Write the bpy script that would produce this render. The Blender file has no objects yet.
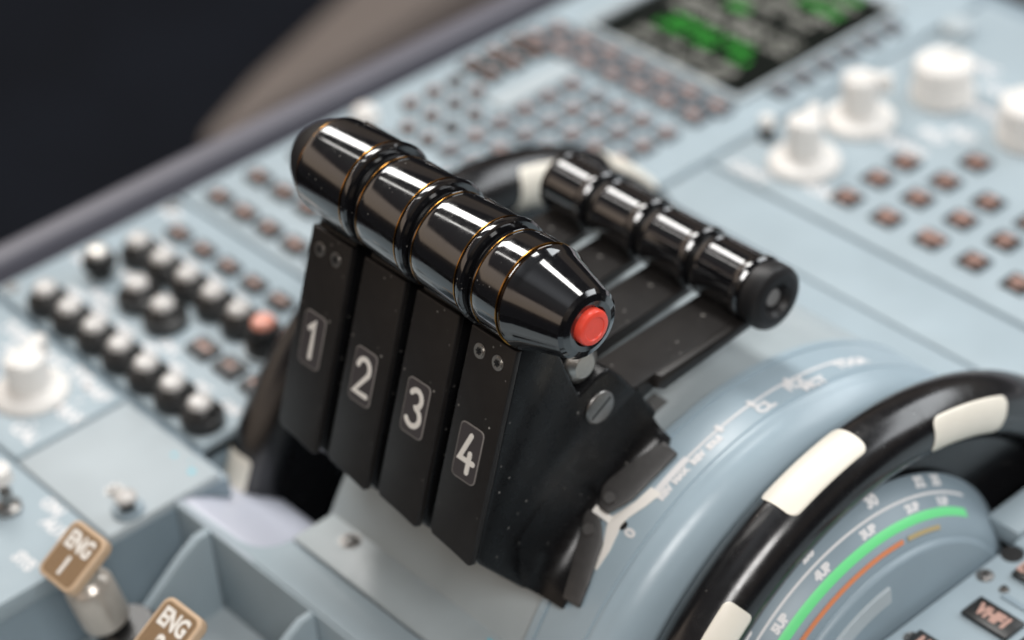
import bpy, bmesh, math, random
from mathutils import Vector, Matrix
random.seed(7)
S = 0.01                     # everything below is written in centimetres, the scene is in metres
D2R = math.radians
scene = bpy.context.scene
COL = scene.collection

# ------------------------------------------------------------------ camera
cam_d = bpy.data.cameras.new('camera')
cam = bpy.data.objects.new('camera', cam_d)
COL.objects.link(cam)
ROT = ((0.66190, -0.40860, 0.62840), (0.74650, 0.43620, -0.50250), (-0.06800, 0.80150, 0.59410))
m = Matrix(ROT).to_4x4()
m = m.to_quaternion().normalized().to_matrix().to_4x4()
CAM = Vector((48.836, -35.972, 53.685))
m.translation = CAM * S
cam.matrix_world = m
cam_d.sensor_width = 36
cam_d.lens = 2450 / 1024 * 36
cam_d.clip_start = 0.05
cam_d.clip_end = 50
cam_d.dof.use_dof = True
cam_d.dof.focus_distance = 0.765
cam_d.dof.aperture_fstop = 4.7
scene.camera = cam
scene.view_settings.view_transform = 'Standard'
scene.view_settings.look = 'None'
scene.view_settings.exposure = 0.02

# ------------------------------------------------------------------ world: dim cabin surroundings
w = bpy.data.worlds.new('World'); scene.world = w; w.use_nodes = True
nt = w.node_tree; nt.nodes.clear()
out = nt.nodes.new('ShaderNodeOutputWorld'); bg = nt.nodes.new('ShaderNodeBackground')
tc = nt.nodes.new('ShaderNodeTexCoord'); sp = nt.nodes.new('ShaderNodeSeparateXYZ')
cr = nt.nodes.new('ShaderNodeValToRGB'); mp = nt.nodes.new('ShaderNodeMapRange')
nt.links.new(tc.outputs['Generated'], sp.inputs[0])
mp.inputs['From Min'].default_value = -1; mp.inputs['From Max'].default_value = 1
nt.links.new(sp.outputs['Z'], mp.inputs['Value']); nt.links.new(mp.outputs[0], cr.inputs[0])
e = cr.color_ramp.elements
e[0].position = 0.50; e[0].color = (0.012, 0.012, 0.013, 1)
e[1].position = 0.565; e[1].color = (0.03, 0.024, 0.02, 1)
for p, c in ((0.60, (0.33, 0.26, 0.20, 1)), (0.745, (0.38, 0.31, 0.26, 1)), (0.775, (0.035, 0.03, 0.03, 1)), (0.92, (0.06, 0.06, 0.06, 1)), (1.0, (0.45, 0.47, 0.50, 1))):
    q = e.new(p); q.color = c
dp = nt.nodes.new('ShaderNodeVectorMath'); dp.operation = 'DOT_PRODUCT'; dp.inputs[1].default_value = (-.66, -.75, 0)
nt.links.new(tc.outputs['Generated'], dp.inputs[0])
m2 = nt.nodes.new('ShaderNodeMapRange'); m2.interpolation_type = 'SMOOTHSTEP'
m2.inputs['From Min'].default_value = 0.0; m2.inputs['From Max'].default_value = 0.6
m2.inputs['To Min'].default_value = 0.42; m2.inputs['To Max'].default_value = 2.6
nt.links.new(dp.outputs['Value'], m2.inputs['Value']); nt.links.new(m2.outputs[0], bg.inputs[1])
nt.links.new(cr.outputs[0], bg.inputs[0])
nt.links.new(bg.outputs[0], out.inputs[0])

# ------------------------------------------------------------------ lights: cockpit windows, plus an added softbox on the right
def area(name, d, dist, sx, sy, power, col, target=(0, 5, 3)):
    l = bpy.data.lights.new(name, 'AREA'); l.shape = 'RECTANGLE'
    l.size = sx * S; l.size_y = sy * S; l.energy = power; l.color = col
    o = bpy.data.objects.new(name, l); COL.objects.link(o)
    dv = Vector(d).normalized(); o.location = (Vector(target) + dv * dist) * S
    z = dv; x = Vector((1, 0, 0)); x = (x - z * x.dot(z)).normalized(); y = z.cross(x)
    o.matrix_world = Matrix.Translation(o.location) @ Matrix((x, y, z)).transposed().to_4x4()
    return o
area('window_light_left', (-.45, .27, .78), 170, 175, 36, 27, (1.0, 0.98, 0.95))
area('window_light_strip', (-.63, -.10, .77), 170, 60, 7, 1.0, (1.0, 0.97, 0.93))
area('window_light_front', (.28, .80, .62), 200, 180, 90, 26, (0.93, 0.97, 1.0), (0, 15, 0))
area('softbox_right', (.62, -.30, .73), 190, 50, 80, 22, (1.0, 0.98, 0.96), (4, 5, 0))  # softbox added for fill, the near wheel's streak and the lever faces

# ------------------------------------------------------------------ materials
def mat(name, col, rough=0.5, metal=0.0, coat=0.0, spec=0.5, noise=0.0, nscale=300, bump=0.0, bscale=2000, dust=0.0, rvar=0.0, emis=None, dscale=900):
    mt = bpy.data.materials.new(name); mt.use_nodes = True
    n = mt.node_tree; b = n.nodes['Principled BSDF']
    b.inputs['Base Color'].default_value = (*col, 1); b.inputs['Roughness'].default_value = rough
    b.inputs['Metallic'].default_value = metal; b.inputs['Coat Weight'].default_value = coat
    b.inputs['Coat Roughness'].default_value = 0.05
    b.inputs['Specular IOR Level'].default_value = spec
    t = n.nodes.new('ShaderNodeTexCoord')
    last = None
    if noise:
        nz = n.nodes.new('ShaderNodeTexNoise'); nz.inputs['Scale'].default_value = nscale; nz.inputs['Detail'].default_value = 5
        n.links.new(t.outputs['Object'], nz.inputs['Vector'])
        mx = n.nodes.new('ShaderNodeMix'); mx.data_type = 'RGBA'
        mx.inputs[6].default_value = (*[c * (1 - noise) for c in col], 1); mx.inputs[7].default_value = (*[min(1, c * (1 + noise)) for c in col], 1)
        n.links.new(nz.outputs['Fac'], mx.inputs[0]); last = mx.outputs[2]
    if dust:
        vo = n.nodes.new('ShaderNodeTexVoronoi'); vo.inputs['Scale'].default_value = dscale
        n.links.new(t.outputs['Object'], vo.inputs['Vector'])
        wn = n.nodes.new('ShaderNodeTexNoise'); wn.inputs['Scale'].default_value = dscale * .31; wn.inputs['Detail'].default_value = 2
        n.links.new(t.outputs['Object'], wn.inputs['Vector'])
        # a speck where the cell centre is near and a slow noise is high
        m1 = n.nodes.new('ShaderNodeMapRange'); m1.inputs['From Min'].default_value = 0.16; m1.inputs['From Max'].default_value = 0.05
        n.links.new(vo.outputs['Distance'], m1.inputs['Value'])
        m2 = n.nodes.new('ShaderNodeMapRange'); m2.inputs['From Min'].default_value = 0.56; m2.inputs['From Max'].default_value = 0.66
        n.links.new(wn.outputs['Fac'], m2.inputs['Value'])
        mu = n.nodes.new('ShaderNodeMath'); mu.operation = 'MULTIPLY'
        n.links.new(m1.outputs[0], mu.inputs[0]); n.links.new(m2.outputs[0], mu.inputs[1])
        mu2 = n.nodes.new('ShaderNodeMath'); mu2.operation = 'MULTIPLY'; mu2.inputs[1].default_value = dust
        n.links.new(mu.outputs[0], mu2.inputs[0])
        mx = n.nodes.new('ShaderNodeMix'); mx.data_type = 'RGBA'; mx.inputs[6].default_value = (*col, 1)
        if last: n.links.new(last, mx.inputs[6])
        mx.inputs[7].default_value = (0.5, 0.48, 0.45, 1)
        n.links.new(mu2.outputs[0], mx.inputs[0]); last = mx.outputs[2]
    if last: n.links.new(last, b.inputs['Base Color'])
    if rvar:
        nr = n.nodes.new('ShaderNodeTexNoise'); nr.inputs['Scale'].default_value = 160; nr.inputs['Detail'].default_value = 7; nr.inputs['Roughness'].default_value = .7
        n.links.new(t.outputs['Object'], nr.inputs['Vector'])
        mr = n.nodes.new('ShaderNodeMapRange'); mr.inputs['From Min'].default_value = .45; mr.inputs['From Max'].default_value = .75
        mr.inputs['To Min'].default_value = rough; mr.inputs['To Max'].default_value = rough + rvar
        n.links.new(nr.outputs['Fac'], mr.inputs['Value']); n.links.new(mr.outputs[0], b.inputs['Roughness'])
        if coat: n.links.new(mr.outputs[0], b.inputs['Coat Roughness'])
    if bump:
        nb = n.nodes.new('ShaderNodeTexNoise'); nb.inputs['Scale'].default_value = bscale; nb.inputs['Detail'].default_value = 3
        n.links.new(t.outputs['Object'], nb.inputs['Vector'])
        bm_ = n.nodes.new('ShaderNodeBump'); bm_.inputs['Strength'].default_value = bump; bm_.inputs['Distance'].default_value = 0.0002
        n.links.new(nb.outputs['Fac'], bm_.inputs['Height']); n.links.new(bm_.outputs[0], b.inputs['Normal'])
    if emis:
        b.inputs['Emission Color'].default_value = (*emis[0], 1); b.inputs['Emission Strength'].default_value = emis[1]
    return mt
PAINT = mat('blue_grey_paint', (0.335, 0.405, 0.445), .44, spec=.35, noise=.13, nscale=35, bump=.12, bscale=1500, rvar=.12)
PAINTL = mat('light_grey_paint', (0.40, 0.45, 0.475), .50, spec=.3, noise=.12, nscale=40, bump=.1, bscale=1500, rvar=.1)
PAINTD = mat('slate_paint', (0.235, 0.30, 0.345), .42, noise=.06, nscale=60)
GLOSSB = mat('black_gloss_plastic', (0.006, 0.006, 0.007), .07, coat=.7, spec=.85, dust=.4, dscale=420, rvar=.13, bump=.04, bscale=500)
AMBER_GLINT = mat('amber_glint_ring', (0.34, 0.16, 0.03), .22, metal=1.0)  # metallic amber standing in for warm glints on the grips
BLACK = mat('black_anodised_metal', (0.015, 0.0135, 0.013), .36, spec=.32, noise=.3, nscale=200, bump=.25, bscale=3500, dust=.8, dscale=330)
BLACKS = mat('black_satin_side', (0.005, 0.005, 0.0055), .26, spec=.28, dust=.6, dscale=300, rvar=.15)
STRIPM = mat('dark_grey_strip', (0.040, 0.038, 0.037), .38, spec=.5, noise=.35, nscale=400, bump=.3, bscale=2000)
RUBBER = mat('black_wheel_rubber', (0.008, 0.008, 0.009), .20, spec=.55, coat=.3, dust=.35, dscale=300, rvar=.12)
DARKKEY = mat('dark_key_plastic', (0.035, 0.033, 0.033), .4, spec=.4)
BLACKK = mat('black_knob_plastic', (0.012, 0.012, 0.012), .35)
WHITE = mat('white_paint', (0.82, 0.79, 0.74), .45, noise=.04, nscale=200)
IVORY = mat('ivory_mark', (0.84, 0.79, 0.69), .40, noise=.05, nscale=150, bump=.15)
INK = mat('white_ink', (0.70, 0.69, 0.69), .5)
WKNOB = mat('white_knob_plastic', (0.74, 0.72, 0.69), .45, noise=.08, nscale=80)
CAPM = mat('white_knob_cap', (0.50, 0.48, 0.46), .22, noise=.12, nscale=60)
RED = mat('red_button_plastic', (0.85, 0.075, 0.045), .32, noise=.08, nscale=500)
PINKCAP = mat('salmon_cap', (0.80, 0.33, 0.24), .3)
PINK = mat('pink_lettering', (0.45, 0.27, 0.22), .5)
GREEN = mat('green_band', (0.16, 0.72, 0.27), .45)
ORANGE = mat('orange_band', (0.62, 0.22, 0.10), .45)
YELLOW = mat('yellow_band', (0.42, 0.33, 0.17), .45)
METAL = mat('worn_steel', (0.50, 0.48, 0.45), .32, metal=1.0, noise=.15, nscale=800, bump=.4, bscale=3000)
METALD = mat('dull_steel', (0.30, 0.29, 0.28), .35, metal=1.0, noise=.2, nscale=800)
BRONZE = mat('bronze_plate', (0.30, 0.20, 0.115), .38, metal=.35, noise=.15, nscale=700)
TAN = mat('tan_frame', (0.58, 0.42, 0.28), .42, noise=.08, nscale=300)
PLATE = mat('label_plate', (0.050, 0.042, 0.043), .35, bump=.15)
PLATEE = mat('label_plate_edge', (0.27, 0.25, 0.235), .35)
RAIL = mat('purple_grey_rail', (0.10, 0.097, 0.118), .5, noise=.08, nscale=40)
LAV = mat('pale_lavender_sheen_paint', (0.52, 0.54, 0.62), .35, noise=.03)  # lavender reflection put into the base colour of the scoop
TANC = mat('tan_brown_cover', (0.150, 0.124, 0.110), .8, noise=.1, nscale=30)
FLOOR = mat('dark_floor', (0.0060, 0.0078, 0.0125), .9, spec=.15, noise=.6, nscale=5)
LILAC = mat('lilac_grey_panel', (0.36, 0.34, 0.37), .5)
KEYM = mat('slate_key', (0.095, 0.11, 0.125), .5)
CAPB = mat('black_end_cap', (0.012, 0.012, 0.013), .45, spec=.4)
GREYD = mat('grey_pin', (0.20, 0.20, 0.20), .4)
IVST = mat('worn_ivory_metal', (0.50, 0.46, 0.41), .28, metal=.4, noise=.15, nscale=300)
RIMP = mat('quadrant_paint', (0.32, 0.405, 0.46), .28, spec=.5, noise=.10, nscale=35, bump=.08, bscale=1200, rvar=.10)
BASEM = mat('base_plate_paint', (0.36, 0.41, 0.43), .30, spec=.45, noise=.12, nscale=40, dust=.5, dscale=260, rvar=.12)
SCREENB = mat('screen_glass', (0.006, 0.008, 0.007), .35, spec=.1)
SG = mat('screen_green', (0.01, 0.2, 0.01), .5, emis=((0.012, 0.24, 0.015), .4))
SW = mat('screen_white', (0.2, 0.2, 0.18), .5, emis=((0.30, 0.30, 0.27), .30))
CYAN = mat('cyan_speck', (0.10, 0.55, 0.68), .5)

# ------------------------------------------------------------------ mesh builder
class MB:
    def __init__(s): s.v = []; s.f = []; s.m = []; s.mats = []; s.mi = 0
    def use(s, mt):
        if mt not in s.mats: s.mats.append(mt)
        s.mi = s.mats.index(mt); return s
    def add(s, vs, fs, T=None):
        b = len(s.v)
        s.v += [tuple(T @ Vector(p)) if T else tuple(p) for p in vs]
        for f in fs: s.f.append([b + i for i in f]); s.m.append(s.mi)
        return s
    def box(s, x0, x1, y0, y1, z0, z1, T=None):
        vs = [(x, y, z) for x in (x0, x1) for y in (y0, y1) for z in (z0, z1)]
        return s.add(vs, [(0, 1, 3, 2), (4, 6, 7, 5), (0, 4, 5, 1), (2, 3, 7, 6), (0, 2, 6, 4), (1, 5, 7, 3)], T)
    def prism(s, poly, h0, h1, T=None):          # polygon in local xy, extruded along local z
        n = len(poly)
        if sum(poly[i][0] * poly[(i + 1) % n][1] - poly[(i + 1) % n][0] * poly[i][1] for i in range(n)) < 0: poly = poly[::-1]
        vs = [(p[0], p[1], h0) for p in poly] + [(p[0], p[1], h1) for p in poly]
        fs = [list(range(n))[::-1], list(range(n, 2 * n))] + [(i, (i + 1) % n, n + (i + 1) % n, n + i) for i in range(n)]
        return s.add(vs, fs, T)
    def lathe(s, prof, T=None, seg=48, a0=0, a1=360, cap=True):   # prof = [(radius, height along local z)]
        full = (a1 - a0) >= 360; n = seg if full else seg + 1
        vs = []
        for r, h in prof:
            for k in range(n):
                a = D2R(a0 + (a1 - a0) * k / seg); vs.append((r * math.cos(a), r * math.sin(a), h))
        fs = []
        for i in range(len(prof) - 1):
            for k in range(n if full else n - 1):
                k2 = (k + 1) % n
                fs.append((i * n + k, i * n + k2, (i + 1) * n + k2, (i + 1) * n + k))
        if full and cap:
            if prof[0][0] > 1e-4: fs.append(list(range(n))[::-1])
            if prof[-1][0] > 1e-4: fs.append([(len(prof) - 1) * n + k for k in range(n)])
        return s.add(vs, fs, T)
    def text(s, txt, h, T, t=.02, f=None, bold=0.0):
        c = bpy.data.curves.new('t', 'FONT'); c.body = txt; c.size = h / .7; c.align_x = 'CENTER'; c.align_y = 'CENTER'; c.extrude = t / 2; c.offset = bold; c.resolution_u = 3
        o = bpy.data.objects.new('t', c); COL.objects.link(o)
        dg = bpy.context.evaluated_depsgraph_get(); me = o.evaluated_get(dg).to_mesh()
        vs = [v.co.copy() for v in me.vertices]; fs = [tuple(p.vertices) for p in me.polygons]
        o.evaluated_get(dg).to_mesh_clear(); bpy.data.objects.remove(o); bpy.data.curves.remove(c)
        if f: vs = [f(v) for v in vs]
        return s.add(vs, fs, T)
    def stroke(s, pts, wdt, h0, h1, T=None, f=None):   # round-capped line as one outline
        P = [Vector(p) for p in pts]; L = []; R_ = []
        for i, p in enumerate(P):
            if i == 0: d = P[1] - p
            elif i == len(P) - 1: d = p - P[-2]
            else: d = (P[i + 1] - p).normalized() + (p - P[i - 1]).normalized()
            d.normalize(); nn = Vector((-d.y, d.x)); k = 1.0
            if 0 < i < len(P) - 1:
                dd = (P[i + 1] - p).normalized(); k = 1 / max(.6, abs(Vector((-dd.y, dd.x)).dot(nn)))
            L.append(p + nn * wdt / 2 * k); R_.append(p - nn * wdt / 2 * k)
        def capp(c, a):
            return [c + Vector((math.cos(a + t), math.sin(a + t))) * wdt / 2 for t in [math.pi * j / 8 for j in range(1, 8)]]
        d = P[-1] - P[-2]; a = math.atan2(d.y, d.x)
        d0 = P[0] - P[1]; a_ = math.atan2(d0.y, d0.x)
        poly = R_ + capp(P[-1], a - math.pi / 2) + L[::-1] + capp(P[0], a_ - math.pi / 2)
        poly = [tuple(p) for p in poly]
        if not f: return s.prism(poly, h0, h1, T)
        n0 = len(s.v); s.prism(poly, h0, h1); s.v[n0:] = [tuple(f(Vector(q))) for q in s.v[n0:]]
        return s
    def build(s, name, parent=None, bevel=0, seg=2, split=32, mt=None):
        off = Vector(parent['_o']) if parent is not None else Vector((0, 0, 0))
        me = bpy.data.meshes.new(name)
        me.from_pydata([tuple((Vector(p) - off) * S) for p in s.v], [], s.f)
        for mm in s.mats: me.materials.append(mm)
        for p, k in zip(me.polygons, s.m): p.material_index = k; p.use_smooth = True
        bm = bmesh.new(); bm.from_mesh(me); bmesh.ops.recalc_face_normals(bm, faces=bm.faces); bm.to_mesh(me); bm.free()
        me.update()
        o = bpy.data.objects.new(name, me); COL.objects.link(o)
        if parent is not None: o.parent = parent; o['_o'] = parent['_o']
        else: o['_o'] = (0.0, 0.0, 0.0)
        if bevel:
            b = o.modifiers.new('bevel', 'BEVEL'); b.width = bevel * S; b.segments = seg; b.limit_method = 'ANGLE'; b.angle_limit = D2R(30)
        es = o.modifiers.new('split', 'EDGE_SPLIT'); es.split_angle = D2R(split)
        return o
def thing(name, loc, label, cat, group=None):
    o = bpy.data.objects.new(name, None); COL.objects.link(o); o.location = Vector(loc) * S; o.empty_display_size = .01
    o['_o'] = tuple(float(c) for c in loc); o['label'] = label; o['category'] = cat
    if group: o['group'] = group
    return o
def tag(o, label, cat, group=None):
    o['label'] = label; o['category'] = cat
    if group: o['group'] = group
    return o
def struct(o, stuff=False): o['kind'] = 'structure'; return o
def frame(o, x, y):                                # matrix with origin o, local x, local y (z = x cross y)
    x = Vector(x).normalized(); y = Vector(y); y = (y - x * y.dot(x)).normalized(); z = x.cross(y)
    M = Matrix((x, y, z)).transposed().to_4x4(); M.translation = Vector(o); return M
def Zat(x, y, z, rot=0): return Matrix.Translation((x, y, z)) @ Matrix.Rotation(D2R(rot), 4, 'Z')
def Xax(x, y, z): return frame((x, y, z), (0, 1, 0), (0, 0, 1))     # local z -> +X ; angle 0 = +Y, 90 = +Z
def rrect(w_, h_, r, n=5):
    P = []
    for cx, cy, a in ((w_ / 2 - r, h_ / 2 - r, 0), (-w_ / 2 + r, h_ / 2 - r, 90), (-w_ / 2 + r, -h_ / 2 + r, 180), (w_ / 2 - r, -h_ / 2 + r, 270)):
        for k in range(n + 1): t = D2R(a + 90 * k / n); P.append((cx + r * math.cos(t), cy + r * math.sin(t)))
    return P
def arcp(cx, cy, r, a0, a1, n=14, ry=None):
    return [(cx + r * math.cos(D2R(a0 + (a1 - a0) * k / n)), cy + (ry or r) * math.sin(D2R(a0 + (a1 - a0) * k / n))) for k in range(n + 1)]
ZP = -5.0          # pedestal top

# ------------------------------------------------------------------ setting
MB().use(FLOOR).box(-400, 300, -200, 400, -62, -60).build('floor').__setitem__('kind', 'structure')
b = MB().use(TANC).prism([(-84.2, 43.5), (-87.5, 50), (-93, 64), (-110, 108), (-92, 108), (-86, 68), (-83.6, 50), (-82.2, 43.0), (-83, 42.2)], -60, -40).use(RAIL).prism([(-91.9, 108), (-85.9, 68), (-83.5, 50), (-82.1, 43.0), (-60, 40), (-60, 108)], -60, -43)  # purple-grey prism is shading towards the rail, put in as a dark shape
tag(b.build('seat_base', bevel=2, seg=4), 'tan brown padded block beyond the pedestal rail, beside the dark floor', 'seat base')
b = MB().use(FLOOR).box(-31.4, 24, -26, 47.5, -40, -12.2)
struct(b.build('pedestal_body'))
b = MB().use(RAIL).prism([(-32.9, -4.6), (-32.6, -4.35), (-31.75, -4.35), (-31.5, -4.55), (-31.5, -5.9), (-30.95, -5.9), (-31.6, -40), (-33.3, -40)], -26, 47.6, frame((0, 0, 0), (1, 0, 0), (0, 0, 1)) @ Matrix.Scale(-1, 4, (0, 0, 1)))
struct(b.build('pedestal_rail', bevel=.2, seg=3))
b = MB().use(LILAC).box(-34, 40, 49.5, 90, -12, -3.0).use(DARKKEY).box(-34, 40, 47.7, 49.5, -12, -5.2)
tag(b.build('instrument_console', bevel=.3), 'lilac grey console edge beyond the forward end of the pedestal', 'console')

def slab(mb, x0, x1, y0, y1, z=ZP, g=.09, t=1.0): mb.box(x0 + g, x1 - g, y0 + g, y1 - g, z - t, z)
# dark substrate under every panel, with the left wheel well and the switch bay left open
b = MB().use(PAINTD)
for x0, x1, y0, y1 in ((-30.9, -14.0, -26, 0), (-30.9, -15.85, 0, 47.4), (-15.85, 10, 26, 47.4), (10, 24, -26, 47.4), (-14.0, 10, -2.3, -2.0), (-9.2, 6.0, -.6, 26)):
    b.box(x0, x1, y0, y1, -12, ZP - .35)
b.box(-14, 10, -26, -2.3, -12.1, -9.0)
struct(b.build('pedestal_frame'))

# ------------------------------------------------------------------ flat panels
def screw(mb, x, y, z, r=.32, mt=METALD):
    mb.use(mt).lathe([(r * 1.25, 0), (r * 1.25, .02)], Zat(x, y, z), 20)
    mb.lathe([(r, .02), (r, .07), (r * .8, .11)], Zat(x, y, z), 20)
    mb.use(BLACKK).box(-r * .75, r * .75, -.04, .04, .105, .125, Zat(x, y, z, 35)).box(-.04, .04, -r * .75, r * .75, .107, .127, Zat(x, y, z, 35))
def screw_part(p, x, y, z=ZP, r=.32, mt=METALD):
    q = MB(); screw(q, x, y, z, r, mt); return q.build('screw', p)

# centre aft strip and quadrant base plate
t = thing('cover_plate', (-2, -1.4, ZP), 'narrow blue grey cover strip along the edge of the switch bay', 'cover plate')
q = MB().use(PAINT)
q.prism([(-13.9, -2.35), (9.8, -2.35), (9.8, -.72), (-9.1, -.72)] + [(-10.6 + 1.5 * math.cos(D2R(-a)), -.72 + 1.35 * math.sin(D2R(-a))) for a in range(8, 91, 9)] + [(-13.9, -2.20)], ZP - .35, ZP); q.use(PAINT).box(-13.9, 9.8, -2.5, -2.36, ZP - 4.0, ZP - .03); q.build('plate', t, bevel=.06)
t = thing('base_plate', (-2, 1, ZP), 'grey base plate with one screw in front of the thrust levers', 'base plate')
MB().use(BASEM).box(-9.15, 6.0, -.60, 5.0, ZP - .8, ZP).build('plate', t, bevel=.06)
screw_part(t, -7.45, .75, r=.34); screw_part(t, 4.6, .2, r=.34)
MB().use(CYAN).lathe([(.09, 0), (.09, .01)], Zat(.05, .9, ZP + .002), 12).build('paint_speck', t)

# wheel well scoop
q = MB().use(LAV)
prof = [(-2.36, ZP - .02), (-1.7, ZP - .25), (-.9, -5.7), (-.1, -6.3), (.7, -6.8), (1.5, -7.2), (2.1, -7.75), (2.5, -9), (2.6, -12)]
n = 12; vs = []; fs = []
for i, (y, z) in enumerate(prof):
    for k in range(n + 1):
        x0_ = -13.93 if i < 4 else -15.8; x = x0_ + (-9.2 - x0_) * k / n
        u = k / n; rr = max(0, (u - .62) / .38)
        yy = y
        vs.append((x, yy, z))
for i in range(len(prof) - 1):
    for k in range(n): fs.append((i * (n + 1) + k, i * (n + 1) + k + 1, (i + 1) * (n + 1) + k + 1, (i + 1) * (n + 1) + k))
q.add(vs, fs)
o = q.build('wheel_well', split=60); sm = o.modifiers.new('thick', 'SOLIDIFY'); sm.thickness = .15 * S; sm.offset = -1
tag(o, 'smooth pale lavender scoop round the foot of the far trim wheel', 'wheel well')
# ------------------------------------------------------------------ left side panels
# warning radar panel strip (y -5.4 .. -0.25)
t = thing('radar_panel', (-22, -3, ZP), 'blue grey panel with one big white knob aft of the black knob rows', 'control panel')
MB().use(PAINT).box(-30.8, -20.4, -5.35, -.30, ZP - .8, ZP + .12).build('raised_plate', t, bevel=.06)
MB().use(PAINTL).box(-20.3, -14.05, -5.35, -.30, ZP - .8, ZP).build('blank_plate', t, bevel=.06)
def legend(p, x, y, txt, h, z=ZP + .004, bold=.03):
    return MB().use(INK).text(txt, h, Zat(x, y, z), .012, bold=bold).build('legend', p)
def white_knob(p, x, y, rot, z=ZP, r0=1.25, r1=.78, h=1.9, name='knob', wings=True, text=None):
    q = MB().use(WKNOB)
    q.lathe([(r0, 0), (r0, .25), (r0 * .93, .42), (r1 * 1.08, .55), (r1, .62), (r1 * .97, h - .12), (r1 * .86, h)], Zat(x, y, z), 36)
    if wings: q.box(-.26, .26, -r1 * .9, r1 * 1.75, h - .75, h + .08, Zat(x, y, z, rot))
    for k in range(24):
        q.box(r0 * .97, r0 * 1.015, -.06, .06, .02, .24, Zat(x, y, z, 15 * k))
    o = q.build(name, p, bevel=.05)
    MB().use(BLACKK).box(-.035, .035, r1 * .2, r1 * 1.28, h + .052, h + .066, Zat(x, y, z, rot)).build('pointer_line', o)
    return o
white_knob(t, -23.4, -2.7, 30, r0=1.55, r1=.85, h=1.9)
for x, y, s_ in ((-27.2, -.95, 'TURB'), (-28.8, -1.7, 'WX'), (-25.0, -.95, 'WX+T'), (-21.6, -.9, 'MAP'), (-27.2, -2.6, 'GAIN'), (-21.3, -2.4, 'MAX'), (-21.4, -4.3, 'CAL'), (-25.8, -1.7, 'AUTO'), (-22.9, -.75, 'SYS')):
    legend(t, x, y, s_, .55, ZP + .124)
q = MB().use(INK)
for k in range(9): q.box(1.95, 2.25, -.05, .05, 0, .012, Zat(-23.4, -2.7, ZP + .122, -30 + 30 * k))
q.build('dial_marks', t)
screw_part(t, -16.1, -3.7, r=.28)
for x, y, r_ in ((-16.2, -.9, .10), (-14.9, -1.0, .13), (-15.4, -.7, .05)): MB().use(CYAN).lathe([(r_, 0), (r_ * .6, .015)], Zat(x, y, ZP + .002), 10).build('paint_speck', t)
q = MB().use(PAINTD).lathe([(.62, 0), (.62, .12), (.5, .2)], Zat(-14.75, -4.0, ZP), 24).use(BLACKK).lathe([(.30, .1), (.30, .5)], Zat(-14.75, -4.0, ZP), 20).use(CAPM).lathe([(.34, .5), (.42, .6), (.42, .75), (.25, .85)], Zat(-14.75, -4.0, ZP), 24)
o = q.build('toggle', t)
# aft-most left panel
t = thing('aft_panel', (-22, -10, ZP), 'blue grey panel with small white switch at the lower left corner', 'control panel')
MB().use(PAINT).box(-30.8, -13.85, -26, -5.48, ZP - .8, ZP).build('plate', t, bevel=.06)
MB().use(METALD).lathe([(.5, 0), (.5, .2), (.25, .3), (.25, .9)], Zat(-18.1, -7.1, ZP), 20).use(WKNOB).lathe([(.3, .9), (.55, 1.1), (.5, 1.6), (.2, 1.75)], Zat(-18.6, -7.0, ZP), 20).build('switch', t)
for x, y, s_ in ((-18.6, -8.8, 'OFF'), (-15.6, -6.5, 'AUTO'), (-15.2, -8.3, 'SYS'), (-17.0, -5.9, 'ON')): legend(t, x, y, s_, .5)

# audio control panel (y 0.3 .. 9.4)
t = thing('audio_panel', (-22.5, 4.8, ZP), 'control panel crowded with rows of white capped black volume knobs', 'audio panel')
MB().use(PAINT).box(-30.8, -15.85, .15, 9.55, ZP - .8, ZP).build('plate', t, bevel=.06)
def cap_knob(x, y, cm=CAPM, h=1.12, name='volume_knob', base=.88):
    q = MB().use(BLACKK).lathe([(base, 0), (base, .45), (.70, .55), (.62, h - .32), (.50, h - .2)], Zat(x, y, ZP), 24)
    o = q.build(name, t)
    MB().use(cm).lathe([(.49, h - .22), (.48, h - .05), (.36, h + .08), (.001, h + .13)], Zat(x, y, ZP), 24).build('cap', o)
    q = MB().use(BLACKK)
    for k in range(12): q.box(.66, .74, -.05, .05, .5, h - .4, Zat(x, y, ZP, 30 * k + x * 40))
    q.build('grip_ribs', o)
    return o
for k in range(7): cap_knob(-27.95 + 1.83 * k, 1.05)
for k in range(5): cap_knob(-28.0 + 1.8 * k, 5.75)
o = cap_knob(-18.9, 5.6, PINKCAP, 1.5)
MB().use(PAINTL).lathe([(1.05, 0), (1.05, .14), (.86, .14), (.86, 0.0)], Zat(-18.9, 5.6, ZP + .01), 28).build('ring', o)
for x, y in ((-25.4, 3.9), (-23.4, 3.8)): cap_knob(x, y, base=.95)
cap_knob(-28.3, 3.9, METAL, 1.3, 'toggle_switch', base=.5)
for k, s_ in enumerate(['VHF1', 'VHF2', 'VHF3', 'HF1', 'HF2', 'INT', 'CAB']): legend(t, -27.95 + 1.83 * k, 2.3, s_, .36, bold=.035)
for k, s_ in enumerate(['VOR1', 'VOR2', 'MKR', 'ILS', 'ADF', 'PA']): legend(t, -28.0 + 1.8 * k, 6.9, s_, .36, bold=.035)
for x, y, s_ in ((-29.8, 3.9, 'INT'), (-26.9, 2.9, 'RAD'), (-26.9, 4.6, 'VOICE'), (-22.0, 2.9, 'ON'), (-29.9, 8.6, 'ACP')): legend(t, x, y, s_, .45, bold=.03)
def key(p, x, y, w_, h_, txt=None, mk=DARKKEY, z=ZP, tm=PINK, ht=.4, hh=.28, name='key', bold=.03):
    if mk is PAINTD: mk = KEYM
    q = MB().use(mk).box(x - w_ / 2, x + w_ / 2, y - h_ / 2, y + h_ / 2, z, z + hh)
    if txt: q.use(tm).text(txt, ht, Zat(x, y, z + hh + .004), .012, bold=bold)
    return q.build(name, p, bevel=.05, seg=1)
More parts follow.
